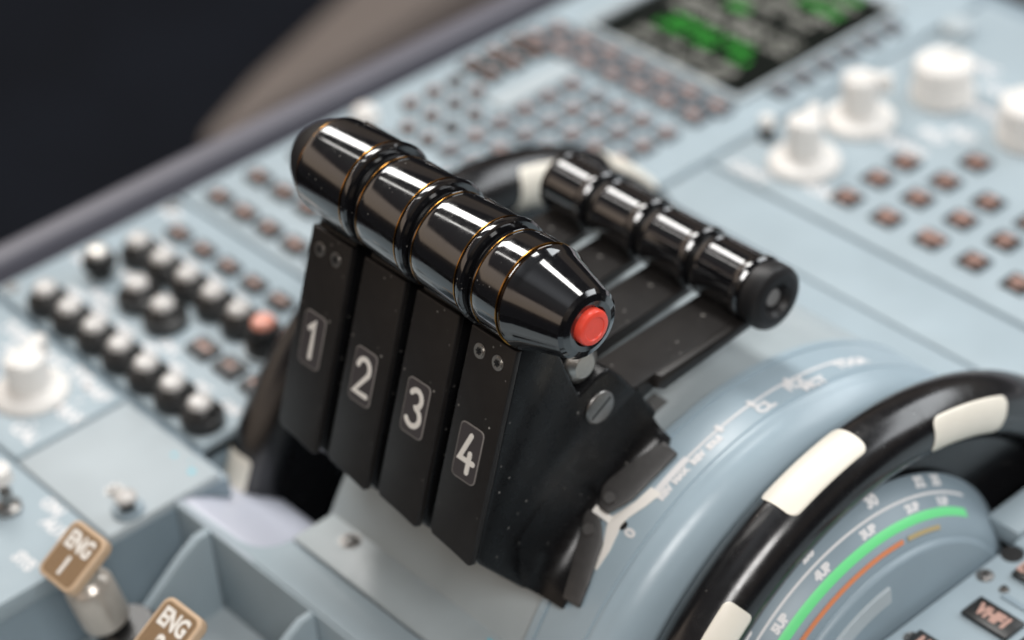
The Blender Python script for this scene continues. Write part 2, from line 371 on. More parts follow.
for k in range(6): key(t, -28.2 + 1.8 * k, 7.85, 1.1, .75, 'CALL' if k < 4 else 'MECH', ht=.2)
for k, s_ in enumerate(['VOICE', 'ON', 'RESET']): key(t, -20.7 + 1.8 * k, 3.75, 1.25, .95, s_, ht=.2)
for x, y in ((-30.3, .7), (-30.3, 9.0)): screw_part(t, x, y, r=.26)

# display and keyboard unit (y 9.7 .. 45)
t = thing('keyboard_unit', (-23.2, 27, ZP), 'blue grey keyboard unit with green lettered screen and rows of small keys', 'keyboard unit')
MB().use(PAINT).box(-30.8, -15.85, 9.75, 46.0, ZP - .8, ZP).build('plate', t, bevel=.06)
MB().use(PAINTL).box(-26.6, -25.35, 24.0, 28.7, ZP, ZP + .2).build('blank_bar', t, bevel=.06)
for k in range(6): key(t, -17.15, 33.6 + 1.5 * k, 1.1, .8, '-', ht=.5, mk=PAINTD)
for k in range(5): key(t, -29.2 + 1.8 * k, 10.75, 1.15, .8, 'PWR' if k % 2 else 'SEL', ht=.26)
for k in range(6): key(t, -29.2 + 1.8 * k, 12.9, 1.15, .8, ('DEL', 'CRS', 'NAV', 'FREQ', 'ILS', 'VOR')[k], ht=.24)
for k in range(4): key(t, -29.0 + 2.4 * k, 15.3, 1.3, .8, 'STBY', ht=.24)
nums = iter('123456789.0/+-%*' * 2)
for y in (17.2, 18.6, 20.0, 21.4, 22.8, 24.1):
    for x in ((-28.9, -27.4, -26.0) if y < 23.5 else (-28.9, -27.4)):
        if x < -28 and 18 < y < 20.5: continue
        q = MB().use(DARKKEY).lathe([(.42, 0), (.42, .24), (.34, .30)], Zat(x, y, ZP), 16).use(PINK).text(next(nums), .45, Zat(x, y, ZP + .304), .012, bold=.03)
        q.build('round_key', t)
let = iter('ABCDEFGHIJKLMNOPQRSTUVWXYZABCDEFGHI')
for j, y in enumerate((17.1, 18.6, 20.1, 21.6, 23.1, 24.6, 26.05, 27.5)):
    for i, x in enumerate((-24.55, -22.95, -21.45, -19.95, -18.4)):
        if y < 20 and i < 1: continue
        key(t, x, y, .95, .95, next(let, 'O'), ht=.45, mk=PAINTD)
for y, r_ in ((25.6, 'FP'), (27.0, 'RN'), (28.4, 'AT')):
    for x in (-29.4, -28.1): key(t, x, y, .95, .95, r_, ht=.32)
for j, y in enumerate((29.35, 30.6)):
    for i in range(7):
        key(t, -29.1 + 1.75 * i + .3 * j, y, 1.35, .95, ('DIR', 'PROG', 'PERF', 'INIT', 'DATA', 'FUEL', 'SEC')[i], ht=.30, mk=PAINTD)
sc = MB().use(PAINTL).box(-28.4, -17.85, 31.5, 31.8, ZP, ZP + .3).box(-28.4, -28.0, 31.8, 42.4, ZP, ZP + .3).box(-18.1, -17.85, 31.8, 42.4, ZP, ZP + .3).box(-28.4, -17.85, 42.4, 42.8, ZP, ZP + .3).build('bezel', t, bevel=.05)
s2 = MB().use(SCREENB).box(-28.0, -18.1, 31.8, 42.4, ZP + .01, ZP + .05).build('screen', t)
q = MB()
rows = [(32.3, SW, 'FLT   ALT   SPD   TEMP'), (33.35, SW, 'DEST    UTC    DIST   EFOB'), (34.4, SG, 'LFPG  1534    12.4'), (35.25, SG, '  WIND310  FL350    '), (36.15, SW, 'ALTN  NM  EFOB  LOG'), (37.0, SW, 'SPD/ALT  TRACK  UTC'), (37.9, SG, '  280          '), (38.7, SW, '.78/FL350   024'), (39.6, SW, 'FROM    TIME    MN'), (40.4, SG, 'CLB  1205'), (41.2, SW, 'DEPART  POS  INIT'), (42.0, SG, 'FLT  24')]
for y, mt_, s_ in rows:
    q.use(mt_).text(s_, .56, Zat(-23.05, y, ZP + .056) @ Matrix.Diagonal((9.2 / (len(s_) * .52), 1, 1, 1)), .01, bold=.03)
q.build('screen_text', s2)
MB().use(WKNOB).lathe([(.62, 0), (.6, .7), (.4, .95), (.001, 1.05)], Zat(-29.2, 19.0, ZP), 24).build('knob', t)

# ------------------------------------------------------------------ forward right panel
t = thing('switching_panel', (-3, 36, ZP), 'blue grey forward panel with four white knobs and small dark push buttons', 'control panel')
MB().use(PAINT).box(-15.5, 23, 27.35, 46.0, ZP - .8, ZP).build('plate', t, bevel=.06)
white_knob(t, -12.35, 29.95, 20, r0=1.6, r1=.78, h=2.3)
white_knob(t, -12.9, 34.1, -50, r0=1.6, r1=.80, h=2.4)
white_knob(t, -11.6, 38.2, 0, r0=1.45, r1=1.35, h=1.9, wings=False)
white_knob(t, -6.6, 38.1, 0, r0=1.5, r1=1.4, h=1.9, wings=False)
MB().use(PAINTL).lathe([(.8, 0), (.75, .5), (.5, .65)], Zat(-17.0 + 2.2, 43.0, ZP), 24).build('knob', t)
MB().use(BLACKK).lathe([(.35, 0), (.35, .5), (.2, .7)], Zat(-15.0, 30.4, ZP), 16).use(WKNOB).lathe([(.3, .7), (.3, 1.1)], Zat(-15.0, 30.4, ZP), 16).build('toggle', t)
i_ = 0
for j, x in enumerate((-9.2, -6.95, -4.6, -2.3, 0.0, 2.3)):
    for y in (29.2, 31.15, 32.9) + ((34.9,) if j in (1, 3) else ()):
        q = MB().use(BLACKK).box(x - .58, x + .58, y - .50, y + .50, ZP, ZP + .16).use(PINK).text(('ENG', 'BLD', 'ELC', 'HYD', 'FUEL', 'APU', 'CND', 'DOOR', 'WHL', 'F/C', 'CLR', 'STS', 'ALL', 'RCL')[i_ % 14], .25, Zat(x, y + .18, ZP + .165), .012, bold=.05)
        q.box(-.3, .3, -.09, .09, 0, .012, Zat(x, y - .22, ZP + .165)); i_ += 1
        q.build('push_button', t, bevel=.04, seg=1)
for x, y, s_ in ((-8.9, 36.3, 'ND'), (-9.4, 38.4, 'UPPER'), (-9.3, 40.2, 'LOWER'), (-10.3, 33.9, 'NORM'), (-9.8, 35.4, 'F/O'), (-13.7, 27.9, 'CAPT'), (-10.4, 28.9, 'NORM'), (-4.3, 37.0, 'OFF'), (-7.0, 40.7, 'BRT'), (-12.0, 41.3, 'DMC')):
    legend(t, x, y, s_, .6, bold=.04)
t2 = thing('blank_panel', (-5, 25.5, ZP), 'plain blue grey blank panel between the levers and forward panel', 'blank panel')
MB().use(PAINT).box(-15.5, 23, 23.95, 27.15, ZP - .8, ZP).build('plate', t2, bevel=.1)
t2 = thing('cover_plate', (-3, 18, ZP), 'plain light blue surface around the forward side of the quadrant', 'cover plate')
MB().use(PAINT).box(-12.8, 5.3, 12.0, 23.8, ZP - .8, ZP).box(8.0, 9.45, 17.6, 23.8, ZP - .8, ZP).build('plate', t2, bevel=.06)
MB().use(WHITE).lathe([(.35, 0), (.35, .03)], Zat(1.2, 19.6, ZP + .003), 20).build('fastener', t2)

# right communications panel
t = thing('button_panel', (16, 12, ZP), 'blue grey panel of black push buttons and screws at the lower right corner', 'control panel')
MB().use(PAINT).box(9.6, 23, -5, 17.0, ZP - .8, ZP).build('plate', t, bevel=.05)
MB().use(PAINT).box(9.6, 23, 17.1, 23.8, ZP - .8, ZP).build('plate', t, bevel=.05)
screw_part(t, 9.98, 15.1, r=.26); screw_part(t, 10.9, 15.0, r=.15); screw_part(t, 10.25, 11.0, r=.26)
MB().use(BLACKK).lathe([(.42, 0), (.42, .02)], Zat(9.95, 16.6, ZP + .002), 20).build('hole', t)
for x, y, w_, h_, s_ in ((11.6, 13.55, 1.9, 1.05, 'VHF1'), (11.4, 16.2, 1.5, 1.0, 'LOAD'), (11.0, 10.9, 1.5, 1.0, 'HF1'), (13.9, 13.55, 1.9, 1.05, 'VHF2'), (13.6, 16.0, 1.9, 1.05, 'ACT')):
    q = MB().use(BLACKK).box(x - w_ / 2, x + w_ / 2, y - h_ / 2, y + h_ / 2, ZP, ZP + .18).use(PINK).text(s_, .5, Zat(x, y, ZP + .185) @ Matrix.Diagonal((.8, 1, 1, 1)), .012, bold=.05)
    q.build('push_button', t, bevel=.04)
MB().use(PAINTD).box(11.05, 13.5, 14.62, 14.85, ZP, ZP + .06).build('groove', t)

# ------------------------------------------------------------------ quadrant drum
QY, QZ = 11.5, -11.0
t = thing('lever_quadrant', (0, QY, ZP), 'curved light blue lever quadrant with white scale beside the fourth lever', 'quadrant')
def ringprism(mb, prof, a0=10, a1=176, seg=96, cy=QY, cz=QZ):  # profile = [(x, r)] closed loop swept about X
    n = len(prof); vs = []; fs = []
    for k in range(seg + 1):
        a = D2R(a0 + (a1 - a0) * k / seg)
        for x, r in prof: vs.append((x, cy + r * math.cos(a), cz + r * math.sin(a)))
    for k in range(seg):
        for i in range(n): fs.append((k * n + i, k * n + (i + 1) % n, (k + 1) * n + (i + 1) % n, (k + 1) * n + i))
    fs.append(list(range(n))); fs.append([seg * n + i for i in range(n)][::-1])
    return mb.add(vs, fs)
q = MB().use(PAINT)
shoulder = [(1.30, 9), (1.30, 12.0), (1.38, 12.1), (1.66, 12.1), (1.69, 12.0), (1.77, 12.0), (1.80, 12.1), (3.62, 12.1), (3.66, 12.03), (3.74, 12.03), (3.80, 12.12), (3.90, 12.12), (3.98, 12.06), (4.2, 12.02), (4.45, 11.92), (4.75, 11.66), (5.0, 11.3), (5.2, 10.8), (5.33, 10.2), (5.4, 9)]
q = MB().use(RIMP); ringprism(q, shoulder)
q.build('right_rim', t, split=50)
q = MB().use(BASEM); ringprism(q, [(-9.3, 8), (-9.3, 11.8), (-9.2, 11.88), (1.31, 11.88), (1.31, 8)])
q.build('drum', t, split=50)
q = MB().use(BLACKK)
for k in range(4):
    x = -2.6 * k; ringprism(q, [(x - .35, 11.7), (x - .35, 11.9), (x + .35, 11.9), (x + .35, 11.7)], 100, 139)
q.build('lever_slots', t)
def onq(r0, cy=QY, cz=QZ, ang=90, xc=0, flip=False):           # map text (x along arc toward aft->forward, y -> -X) to the drum
    def f(v):
        a = D2R(ang) - v.x / r0; r = r0 + v.z
        return Vector((xc - v.y, cy + r * math.cos(a), cz + r * math.sin(a)))
    return f
I4 = Matrix.Identity(4)
q = MB().use(INK)
def qa(y, z): return math.degrees(math.atan2(z - QZ, y - QY))
R0 = 12.11
def cstrip(mb, rows, th, cy=QY, cz=QZ):     # rows of (angle, x_left, r_left, x_right, r_right), a thin curved plate
    vs = []; fs = []
    for a, xl, rl, xr, rr in rows:
        c, s_ = math.cos(D2R(a)), math.sin(D2R(a))
        for x, r in ((xl, rl), (xr, rr), (xr, rr + th), (xl, rl + th)): vs.append((x, cy + r * c, cz + r * s_))
    for k in range(len(rows) - 1):
        for i in range(4): fs.append((k * 4 + i, k * 4 + (i + 1) % 4, (k + 1) * 4 + (i + 1) % 4, (k + 1) * 4 + i))
    n = len(vs); fs += [(0, 1, 2, 3), (n - 1, n - 2, n - 3, n - 4)]
    return mb.add(vs, fs)
def lerp_rows(keys, n=40):                   # keys (angle, *values) -> n interpolated rows
    out = []
    for k in range(n + 1):
        a = keys[0][0] + (keys[-1][0] - keys[0][0]) * k / n
        for p, q_ in zip(keys, keys[1:]):
            if min(p[0], q_[0]) - 1e-6 <= a <= max(p[0], q_[0]) + 1e-6:
                u = (a - p[0]) / (q_[0] - p[0]); out.append((a,) + tuple(x + (y - x) * u for x, y in zip(p[1:], q_[1:]))); break
    return out
q = MB().use(INK)
cstrip(q, [(a, 2.80, R0, 2.90, R0) for a in range(115, 69, -1)], .012)
cstrip(q, [(a / 2, 2.72, R0, 2.98, R0) for a in range(232, 214, -1)], .016)
for a, s_, h, xc in ((122.8, '0', .40, 3.05), (114.3, 'REV', .24, 3.15), (110.6, 'MAX', .22, 3.15), (106.4, 'REV', .24, 3.15), (102.6, 'IDLE', .22, 3.15), (91.5, 'CL', .42, 3.3), (83.6, 'FLX', .38, 3.15), (81.0, 'MCT', .38, 3.5), (69.5, 'TOGA', .42, 3.1)):
    q.text(s_, h, I4, .012, f=onq(R0, ang=a, xc=xc), bold=.03)
for a in (92.6, 84, 100): cstrip(q, [(a + .4, 2.66, R0, 3.04, R0), (a - .4, 2.66, R0, 3.04, R0)], .018)
q.build('scale_marks', t)
q = MB().use(WHITE)      # forked white zero mark
cstrip(q, lerp_rows([(130.6, 2.62, R0, 2.76, R0), (127, 2.46, R0, 2.78, R0), (124, 2.12, R0, 2.66, R0), (122.7, 2.0, R0, 2.56, R0), (121, 2.2, R0, 2.62, R0), (118, 2.46, R0, 2.88, R0), (114.8, 2.58, R0, 3.06, R0)]), .02)
cstrip(q, lerp_rows([(123.4, 1.50, 12.42, 2.10, R0), (122.2, 1.50, 12.42, 2.10, R0)], 4), .035)
q.build('zero_mark', t)
A = D2R(122.4)
MB().use(BLACKK).lathe([(.17, 0), (.17, .22), (.12, .26)], frame((2.62, QY + R0 * math.cos(A), QZ + R0 * math.sin(A)), (1, 0, 0), (0, -math.sin(A), math.cos(A))), 20).build('stud', t)

# ------------------------------------------------------------------ thrust levers
AY, AZ0 = 3.40, 8.85        # knob axis
FB = Vector((0, -.25, -.05)); FT = Vector((0, 2.42, 7.2)); FU = (FT - FB).normalized(); FL = (FT - FB).length
FN = Vector((0, -FU.z, FU.y))          # outward normal of the numbered face
DIG = {1: [[(-.17, .30), (.03, .5), (.03, -.5)]],
       2: [arcp(0, .23, .26, 170, -28, 14, .27) + [(-.26, -.48), (.29, -.48)]],
       3: [arcp(-.02, .26, .24, 150, -75, 12, .24) + arcp(-.02, -.24, .29, 75, -150, 14, .26)],
       4: [[(.03, .5), (-.27, -.2), (.29, -.2)], [(.11, .02), (.11, -.5)]]}
GRIP = {1: (-9.75, -6.2, .38), 2: (-6.2, -3.4, .2), 3: (-3.4, -.45, .08), 4: (-.45, 1.55, 0)}
def make_lever(num, x0, label):
    ga, gb, dz = GRIP[num]; AZ = AZ0 + dz; bt = 1.08
    t = thing('thrust_lever', (x0, 3, ZP), label, 'thrust lever', 'thrust levers of the engine quadrant')
    # body: side cheeks follow the traced outline, rounded at the front
    side = [(-.02, -.05), (.15, -.45), (1.85, -2.62)] + [(QY + 12.3 * math.cos(D2R(a)), QZ + 12.3 * math.sin(D2R(a))) for a in range(138, 106, -4)] + [(8.3, 1.25), (7.5, 2.6), (6.75, 3.7), (6.2, 4.35), (5.6, 4.3), (4.85, 4.0), (4.55, 4.8), (4.2, 5.9), (4.1, 7.3), (2.55, 7.3)]
    T = frame((x0, 0, 0), (0, 1, 0), (0, 0, 1))
    MB().use(BLACKS).prism(side, -1.04, 1.04, T).build('body', t, bevel=.12, seg=3)
    # numbered face strip
    F = frame(tuple(Vector((x0, 0, 0)) + FB + FU * FL / 2), (1, 0, 0), tuple(FU))
    wd = 2.16
    poly = [(-wd / 2, FL / 2), (-wd / 2, -FL / 2 + .26), (-wd / 2 + .14, -FL / 2 + .08), (0.1, -FL / 2 - .02), (wd / 2 - .12, -FL / 2 - .14), (wd / 2, -FL / 2 - .06), (wd / 2, FL / 2)]
    MB().use(BLACK).prism(poly, -.18, .10, F).build('face_strip', t, bevel=.07, seg=3)
    # label plate and number
    yy = (-FL / 2 + (3.80, 3.72, 3.85, 3.55)[num - 1])
    P = F @ Matrix.Translation((-.04, yy, .10))
    pl = MB().use(PLATEE).prism(rrect(1.12, 1.98, .2), 0, .03, P).use(PLATE).prism(rrect(1.05, 1.91, .17), .03, .04, P).build('number_plate', t)
    q = MB().use(WHITE)
    for i, st in enumerate(DIG[num]):
        q.stroke([(a * 1.16, b_ * 1.28) for a, b_ in st], .19, .04, .055 + .004 * i, P)
    q.build('number', pl, split=60)
    # screws at the top of the face
    if num in (1, 4):
        for dx, dy in ((-.48, -.60), (.40, -.62)):
            q = MB().use(METALD if num == 1 else METAL).lathe([(.25, 0), (.25, .01), (.20, .012), (.20, .05), (.12, .05), (.1, .0)], F @ Matrix.Translation((dx, FL / 2 + dy - .1, .10)), 20)
            for k in range(3): q.use(BLACKK).box(-.13, .13, -.028, .028, .051, .06, F @ Matrix.Translation((dx, FL / 2 + dy - .1, .10 + .002 * k)) @ Matrix.Rotation(D2R(60 * k), 4, 'Z'))
            q.use(METAL).lathe([(.26, 0), (.26, .016), (.21, .016), (.21, 0)], F @ Matrix.Translation((dx, FL / 2 + dy - .1, .10)), 24, cap=False)
            q.build('screw', t)
    # grip: a flared sleeve with a lip at its right end, warm glints put in as thin amber rings near both ends
    X = Xax(0, AY, AZ)
    lip = [(1.80, gb - .50), (1.79, gb - .44), (1.75, gb - .41), (1.75, gb - .37), (1.81, gb - .35), (1.86, gb - .29), (1.875, gb - .20), (1.86, gb - .11), (1.78, gb - .06), (1.62, gb - .04), (1.3, gb - .03)]
    start = [(1.2, ga + .03), (1.50, ga + .04), (1.62, ga + .08), (1.70, ga + .17), (1.725, ga + .25), (1.70, ga + .30), (1.725, ga + .36), (1.74, ga + .6)]
    if num == 4:
        c0 = gb - .14
        prof = start + [(1.77, gb - .50), (1.75, gb - .46), (1.72, gb - .43), (1.72, gb - .38), (1.77, gb - .35), (1.80, gb - .28), (1.78, gb - .2), (1.70, gb - .05), (1.64, gb + .10), (1.25, 3.12), (1.20, 3.28), (1.08, 3.39), (.86, 3.46), (.69, 3.44), (.66, 3.38), (.64, 3.2), (.001, 3.2)]
    elif num == 1:
        prof = [(1.3, ga + .55), (1.62, ga + .57), (1.685, ga + .62), (1.715, ga + .70), (1.73, ga + .9)] + lip
        MB().use(CAPB).lathe([(.001, ga - 1.02), (.40, ga - 1.0), (.70, ga - .88), (.98, ga - .62), (1.22, ga - .30), (1.42, ga + .05), (1.55, ga + .35), (1.61, ga + .52), (1.60, ga + .56), (1.3, ga + .58)], X, 72).build('end_dome', t)
    else: prof = start + lip
    g = MB().use(GLOSSB).lathe(prof, X, 96).build('grip', t, split=24)
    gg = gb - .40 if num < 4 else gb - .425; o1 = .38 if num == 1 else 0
    MB().use(AMBER_GLINT).lathe([(1.70, gg - .085), (1.808, gg - .07), (1.808, gg - .03), (1.70, gg - .015)], X, 96, cap=False).build('amber_glint_line', g)
    MB().use(AMBER_GLINT).lathe([(1.66, ga + .275 + o1), (1.728 - o1 * .05, ga + .285 + o1), (1.728 - o1 * .05, ga + .315 + o1), (1.66, ga + .325 + o1)], X, 96, cap=False).build('amber_glint_line', g)
    if num < 4: MB().use(BLACKK).lathe([(1.45, gb - .05), (1.45, gb + .06)], X, 64).build('spacer', t)
    # moulded slot on the forward top of the grip
    q = MB().use(GLOSSB); gm = (ga + gb) / 2 + .15; hl = .75 if num < 4 else .55
    for a_ in (50, 40):
        A = D2R(a_); q.box(-hl, hl, -.06, .06, -.05, .09, frame((gm, AY + 1.75 * math.cos(A), AZ + 1.75 * math.sin(A)), (1, 0, 0), (0, -math.sin(A), math.cos(A))))
    A = D2R(45); q.box(-hl - .08, -hl + .06, -.22, .22, -.05, .088, frame((gm, AY + 1.75 * math.cos(A), AZ + 1.75 * math.sin(A)), (1, 0, 0), (0, -math.sin(A), math.cos(A))))
    q.build('grip_ridge', g, bevel=.03)
    # neck under the grip
    MB().use(BLACKS).box(x0 - .95, x0 + .95, 2.55, 4.1, 6.6, 8.2).build('neck', t, bevel=.1)
    # pivot hub and slotted pin
    H = Xax(x0, 5.2, 4.95)
    MB().use(GLOSSB).lathe([(.95, -1.0), (.95, .2), (.88, .45), (.74, .72)], H, 40).use(METAL).lathe([(.74, .72), (.70, .80), (.42, .99), (.001, 1.0)], H, 40).build('hub', t)
    if num == 4:
        q = MB().use(METALD).lathe([(.62, 1.02), (.62, 1.10), (.55, 1.15)], Xax(x0, 5.65, 3.05), 40)
        q.use(BLACKK).box(-.5, .5, -.05, .05, 1.135, 1.16, Xax(x0, 5.65, 3.05) @ Matrix.Rotation(D2R(28), 4, 'Z'))
        q.build('pivot_pin', t, bevel=.02)
        b_ = MB().use(RED).lathe([(.61, 3.2), (.61, 3.55), (.57, 3.63), (.50, 3.66), (.40, 3.66), (.37, 3.63), (.001, 3.63)], X, 48).build('button', t)
        # two dark strips with a screw each, lying against the rim scale
        fl = lerp_rows([(138.6, 2.42), (136.6, 2.44), (130.7, 2.0), (125, 1.62), (122.7, 1.55), (118.3, 1.5), (112, 1.8), (107.9, 2.08), (106.4, 1.9)], 48)
        q = MB().use(BLACKS)     # flared foot running out over the quadrant rim
        vs = []; fs = []
        for a, xo in fl:
            c, s_ = math.cos(D2R(a)), math.sin(D2R(a)); k = (xo - 1.0)
            g_ = min(1, .30 + (138.6 - a) / 9)
            for x, r in ((.9, 12.2), (xo, 12.2), (xo, 12.34), (1.02 + k * .78, 12.42), (1.02 + k * .54, 12.42 + .2 * g_), (1.02 + k * .34, 12.42 + .53 * g_), (1.02 + k * .19, 12.42 + .98 * g_), (1.02 + k * .08, 12.42 + 1.48 * g_), (1.035, 12.42 + 1.98 * g_), (.9, 12.42 + 1.98 * g_)): vs.append((x, QY + r * c, QZ + r * s_))
        for k in range(len(fl) - 1):
            for i in range(10): fs.append((k * 10 + i, k * 10 + (i + 1) % 10, (k + 1) * 10 + (i + 1) % 10, (k + 1) * 10 + i))
        fs += [tuple(range(10)), tuple(range(len(vs) - 10, len(vs)))[::-1]]
        q.add(vs, fs).build('foot', t, split=50)
        for keys, (sa, sx) in (([(137.0, 2.36, 12.37, 2.98, 12.14), (133, 2.12, 12.40, 2.86, 12.16), (126.7, 1.66, 12.46, 2.50, 12.2), (124.6, 1.42, 12.5, 2.16, 12.30), (123.4, 1.44, 12.5, 1.86, 12.38)], (126.0, 1.9)),
                               ([(122.4, 1.72, 12.42, 2.02, 12.3), (119.5, 1.36, 12.50, 2.32, 12.22), (118, 1.36, 12.5, 2.42, 12.18), (112, 1.70, 12.46, 2.52, 12.16), (107.9, 1.98, 12.42, 2.54, 12.16)], (120.2, 1.85))):
            q2 = cstrip(MB().use(STRIPM), lerp_rows(keys, 24), .13).build('guide_strip', t, bevel=.04)
            A = D2R(sa); SF = frame((sx, QY + 12.55 * math.cos(A), QZ + 12.55 * math.sin(A)), (1, 0, -.25), (0, -math.sin(A), math.cos(A))) @ Matrix.Rotation(0, 4, 'X')
            MB().use(METALD).lathe([(.2, -.1), (.2, .06), (.14, .11)], SF, 16).use(BLACKK).box(-.13, .13, -.03, .03, .1, .12, SF @ Matrix.Rotation(.6, 4, 'Z')).build('strip_screw', q2)
    return t
make_lever(1, -8.3, 'black thrust lever numbered 1, at the far left end with a domed grip')
make_lever(2, -5.48, 'black thrust lever numbered 2, next to the one with the domed grip')
make_lever(3, -2.75, 'black thrust lever numbered 3, adjoining the one whose grip holds a red button')
make_lever(4, 0, 'black thrust lever numbered 4, its tapered grip ending in a red button')

# ------------------------------------------------------------------ reverse levers
RY, RZ = 13.2, 3.85
def make_rev(k, x0, label):
    t = thing('reverse_lever', (x0, 8, ZP), label, 'reverse lever', 'small reverse levers forward of the thrust levers')
    T = frame((x0, 0, 0), (0, 1, 0), (0, 0, 1))
    MB().use(BLACK).prism([(5.4, 2.2), (5.6, 3.5), (7.4, 2.95), (12.7, 3.1), (13.2, 3.0), (13.1, 2.75), (8.2, 2.35), (7.0, 2.0)], -1.0, 1.0, T).build('arm', t, bevel=.06)
    if k == 4: MB().use(BLACK).prism([(8.0, 2.62), (8.25, 2.99), (12.7, 3.11), (13.1, 3.0), (13.0, 2.74), (8.4, 2.36)], 1.0, 1.32, T).build('arm_flange', t, bevel=.05)
    X = Xax(x0, RY, RZ)
    p = [(.8, -1.24), (1.02, -1.23), (1.12, -1.14), (1.16, -1.0), (1.12, -.92), (1.12, .66), (1.16, .72), (1.22, .80), (1.25, .92), (1.25, 1.04), (1.18, 1.13), (.9, 1.15)]
    g = MB().use(GLOSSB).lathe(p, X, 64).build('grip', t, split=24)
    MB().use(BLACKK).lathe([(.95, 1.1), (.95, 1.42)], X, 40).build('spacer', t) if k < 4 else None
    if k == 4:
        ec = MB().use(CAPB).lathe([(.9, 1.1), (1.16, 1.2), (1.22, 1.45), (1.22, 1.75), (1.16, 1.9), (1.0, 2.0), (.9, 2.02), (.66, 2.02), (.58, 1.95), (.5, 1.75), (.001, 1.72)], X, 64).build('end_cap', t)
        MB().use(GREYD).lathe([(.34, 1.70), (.32, 1.78), (.001, 1.80)], X, 32).build('centre_pin', ec)
    # flat trigger edge running down to the arm
    MB().use(GLOSSB).prism([(12.25, 3.1), (12.22, 3.9), (12.6, 4.3), (13.6, 3.9), (13.5, 3.0), (12.6, 2.9)], -.98, .98, T).build('trigger', t, bevel=.1)
    # thin ridge along the forward top
    A = D2R(48); MB().use(GLOSSB).box(-.75, .75, -.12, .12, -.05, .12, frame((x0 - .05, RY + 1.12 * math.cos(A), RZ + 1.12 * math.sin(A)), (1, 0, 0), (0, -math.sin(A), math.cos(A)))).build('grip_ridge', g, bevel=.03)
make_rev(1, -7.8, 'small black reverse lever at the far end of its row, beside an ivory wheel mark')
make_rev(2, -5.2, 'small black reverse lever, second from the far end of its row')
make_rev(3, -2.6, 'small black reverse lever, second from the hollow ended one')
make_rev(4, 0, 'small black reverse lever at the near end of its row with hollow round tip')

# ------------------------------------------------------------------ trim wheels
WY, WZ, WR, Wr = 12.80, -11.66, 11.97, 1.21
def make_wheel(x0, marks, label, side):
    t = thing('handwheel', (x0, WY, WZ), label, 'trim wheel', 'pair of trim wheels either side of the quadrant')
    q = MB().use(RUBBER); N, K = 144, 32; vs = []; fs = []
    for i in range(N):
        a = 2 * math.pi * i / N
        for j in range(K):
            b_ = 2 * math.pi * j / K; r = WR + Wr * math.cos(b_)
            vs.append((x0 + Wr * math.sin(b_), WY + r * math.cos(a), WZ + r * math.sin(a)))
    for i in range(N):
        for j in range(K): fs.append((i * K + j, ((i + 1) % N) * K + j, ((i + 1) % N) * K + (j + 1) % K, i * K + (j + 1) % K))
    q.add(vs, fs); rim = q.build('rim', t, split=80)
    q = MB().use(RUBBER).lathe([(5.0, -.3), (11.2, -.3), (11.2, .3), (5.0, .3), (5.0, -.3)], Xax(x0, WY, WZ), 96, cap=False); q.build('web', t)
    for u0, u1, v0, v1 in marks:        # ivory marks inlaid on the rim
        uc, vc = (u0 + u1) / 2, (v0 + v1) / 2; hu, hv = (u1 - u0) / 2, (v1 - v0) / 2
        q = MB().use(IVORY); vs = []; fs = []; n1, n2 = 30, 14; rr = Wr + .012
        for i in range(n1 + 1):
            s_ = -math.cos(math.pi * i / n1)
            wv = hv * (1 if abs(s_) < .84 else .58 + .42 * math.sqrt(max(0, 1 - ((abs(s_) - .84) / .16) ** 2)))
            for j in range(n2 + 1):
                v = D2R(vc + wv * (-1 + 2 * j / n2)); a = D2R(uc + hu * s_); r = WR + rr * math.cos(v)
                vs.append((x0 + rr * math.sin(v), WY + r * math.cos(a), WZ + r * math.sin(a)))
        for i in range(n1):
            for j in range(n2): fs.append((i * (n2 + 1) + j, i * (n2 + 1) + j + 1, (i + 1) * (n2 + 1) + j + 1, (i + 1) * (n2 + 1) + j))
        q.add(vs, fs); o = q.build('ivory_mark', t, split=80)
        sm = o.modifiers.new('thick', 'SOLIDIFY'); sm.thickness = .02 * S; sm.offset = 0
    return t
mr = [(94.5, 111, -46, 38), (62.5, 81.5, 50, 118), (126, 141, 30, 88), (33, 50, -40, 40), (155, 171, -40, 40)]
make_wheel(6.72, mr, 'black trim wheel with ivory marks standing between the scale and green band', 1)
ml = [(152, 165, -42, 34), (65, 78.5, 40, 160), (38, 54, -75, 45), (95, 111, -50, 30)]
make_wheel(-15.0, ml, 'black trim wheel half hidden behind the levers on the far side', -1)

# ------------------------------------------------------------------ trim scale drum beside the near wheel
TY, TZ = 11.0, -9.1
t = thing('trim_scale', (8.5, TY, ZP), 'curved slate drum with green and orange bands inside the near trim wheel', 'trim scale')
q = MB().use(PAINTD)
prof = [(7.2, 2.5), (7.2, 8.25), (7.35, 8.27), (8.75, 7.2), (9.0, 6.85), (9.05, 6.72), (9.2, 6.70), (9.3, 6.55), (9.32, 2.5)]
ringprism(q, prof, -5, 185, 96, TY, TZ); q.build('drum', t, split=60)
def ont(xc, rc, ang):
    dx, dr = 1.4, -1.07; L = math.hypot(dx, dr); ux, ur = dx / L, dr / L; nx, nr = -ur, ux
    def f(v):
        s_ = -v.y; a = D2R(ang) - v.x / rc
        x = xc + ux * s_ + nx * v.z; r = rc + ur * s_ + nr * v.z
        return Vector((x, TY + r * math.cos(a), TZ + r * math.sin(a)))
    return f
def conr(x): return 8.27 - (x - 7.35) * 1.07 / 1.4
def band(mt_, x, wdt, a0, a1, name, h=.015):
    w2 = wdt / 2; q = MB().use(mt_)
    cstrip(q, [(a1 + (a0 - a1) * k / 80, x - w2, conr(x - w2) + .003, x + w2, conr(x + w2) + .003) for k in range(81)], h, TY, TZ); q.build(name, t, split=60)
band(INK, 7.92, .07, 48, 176, 'white_line')
band(GREEN, 8.50, .26, 50, 176, 'green_band')
q = MB().use(ORANGE)
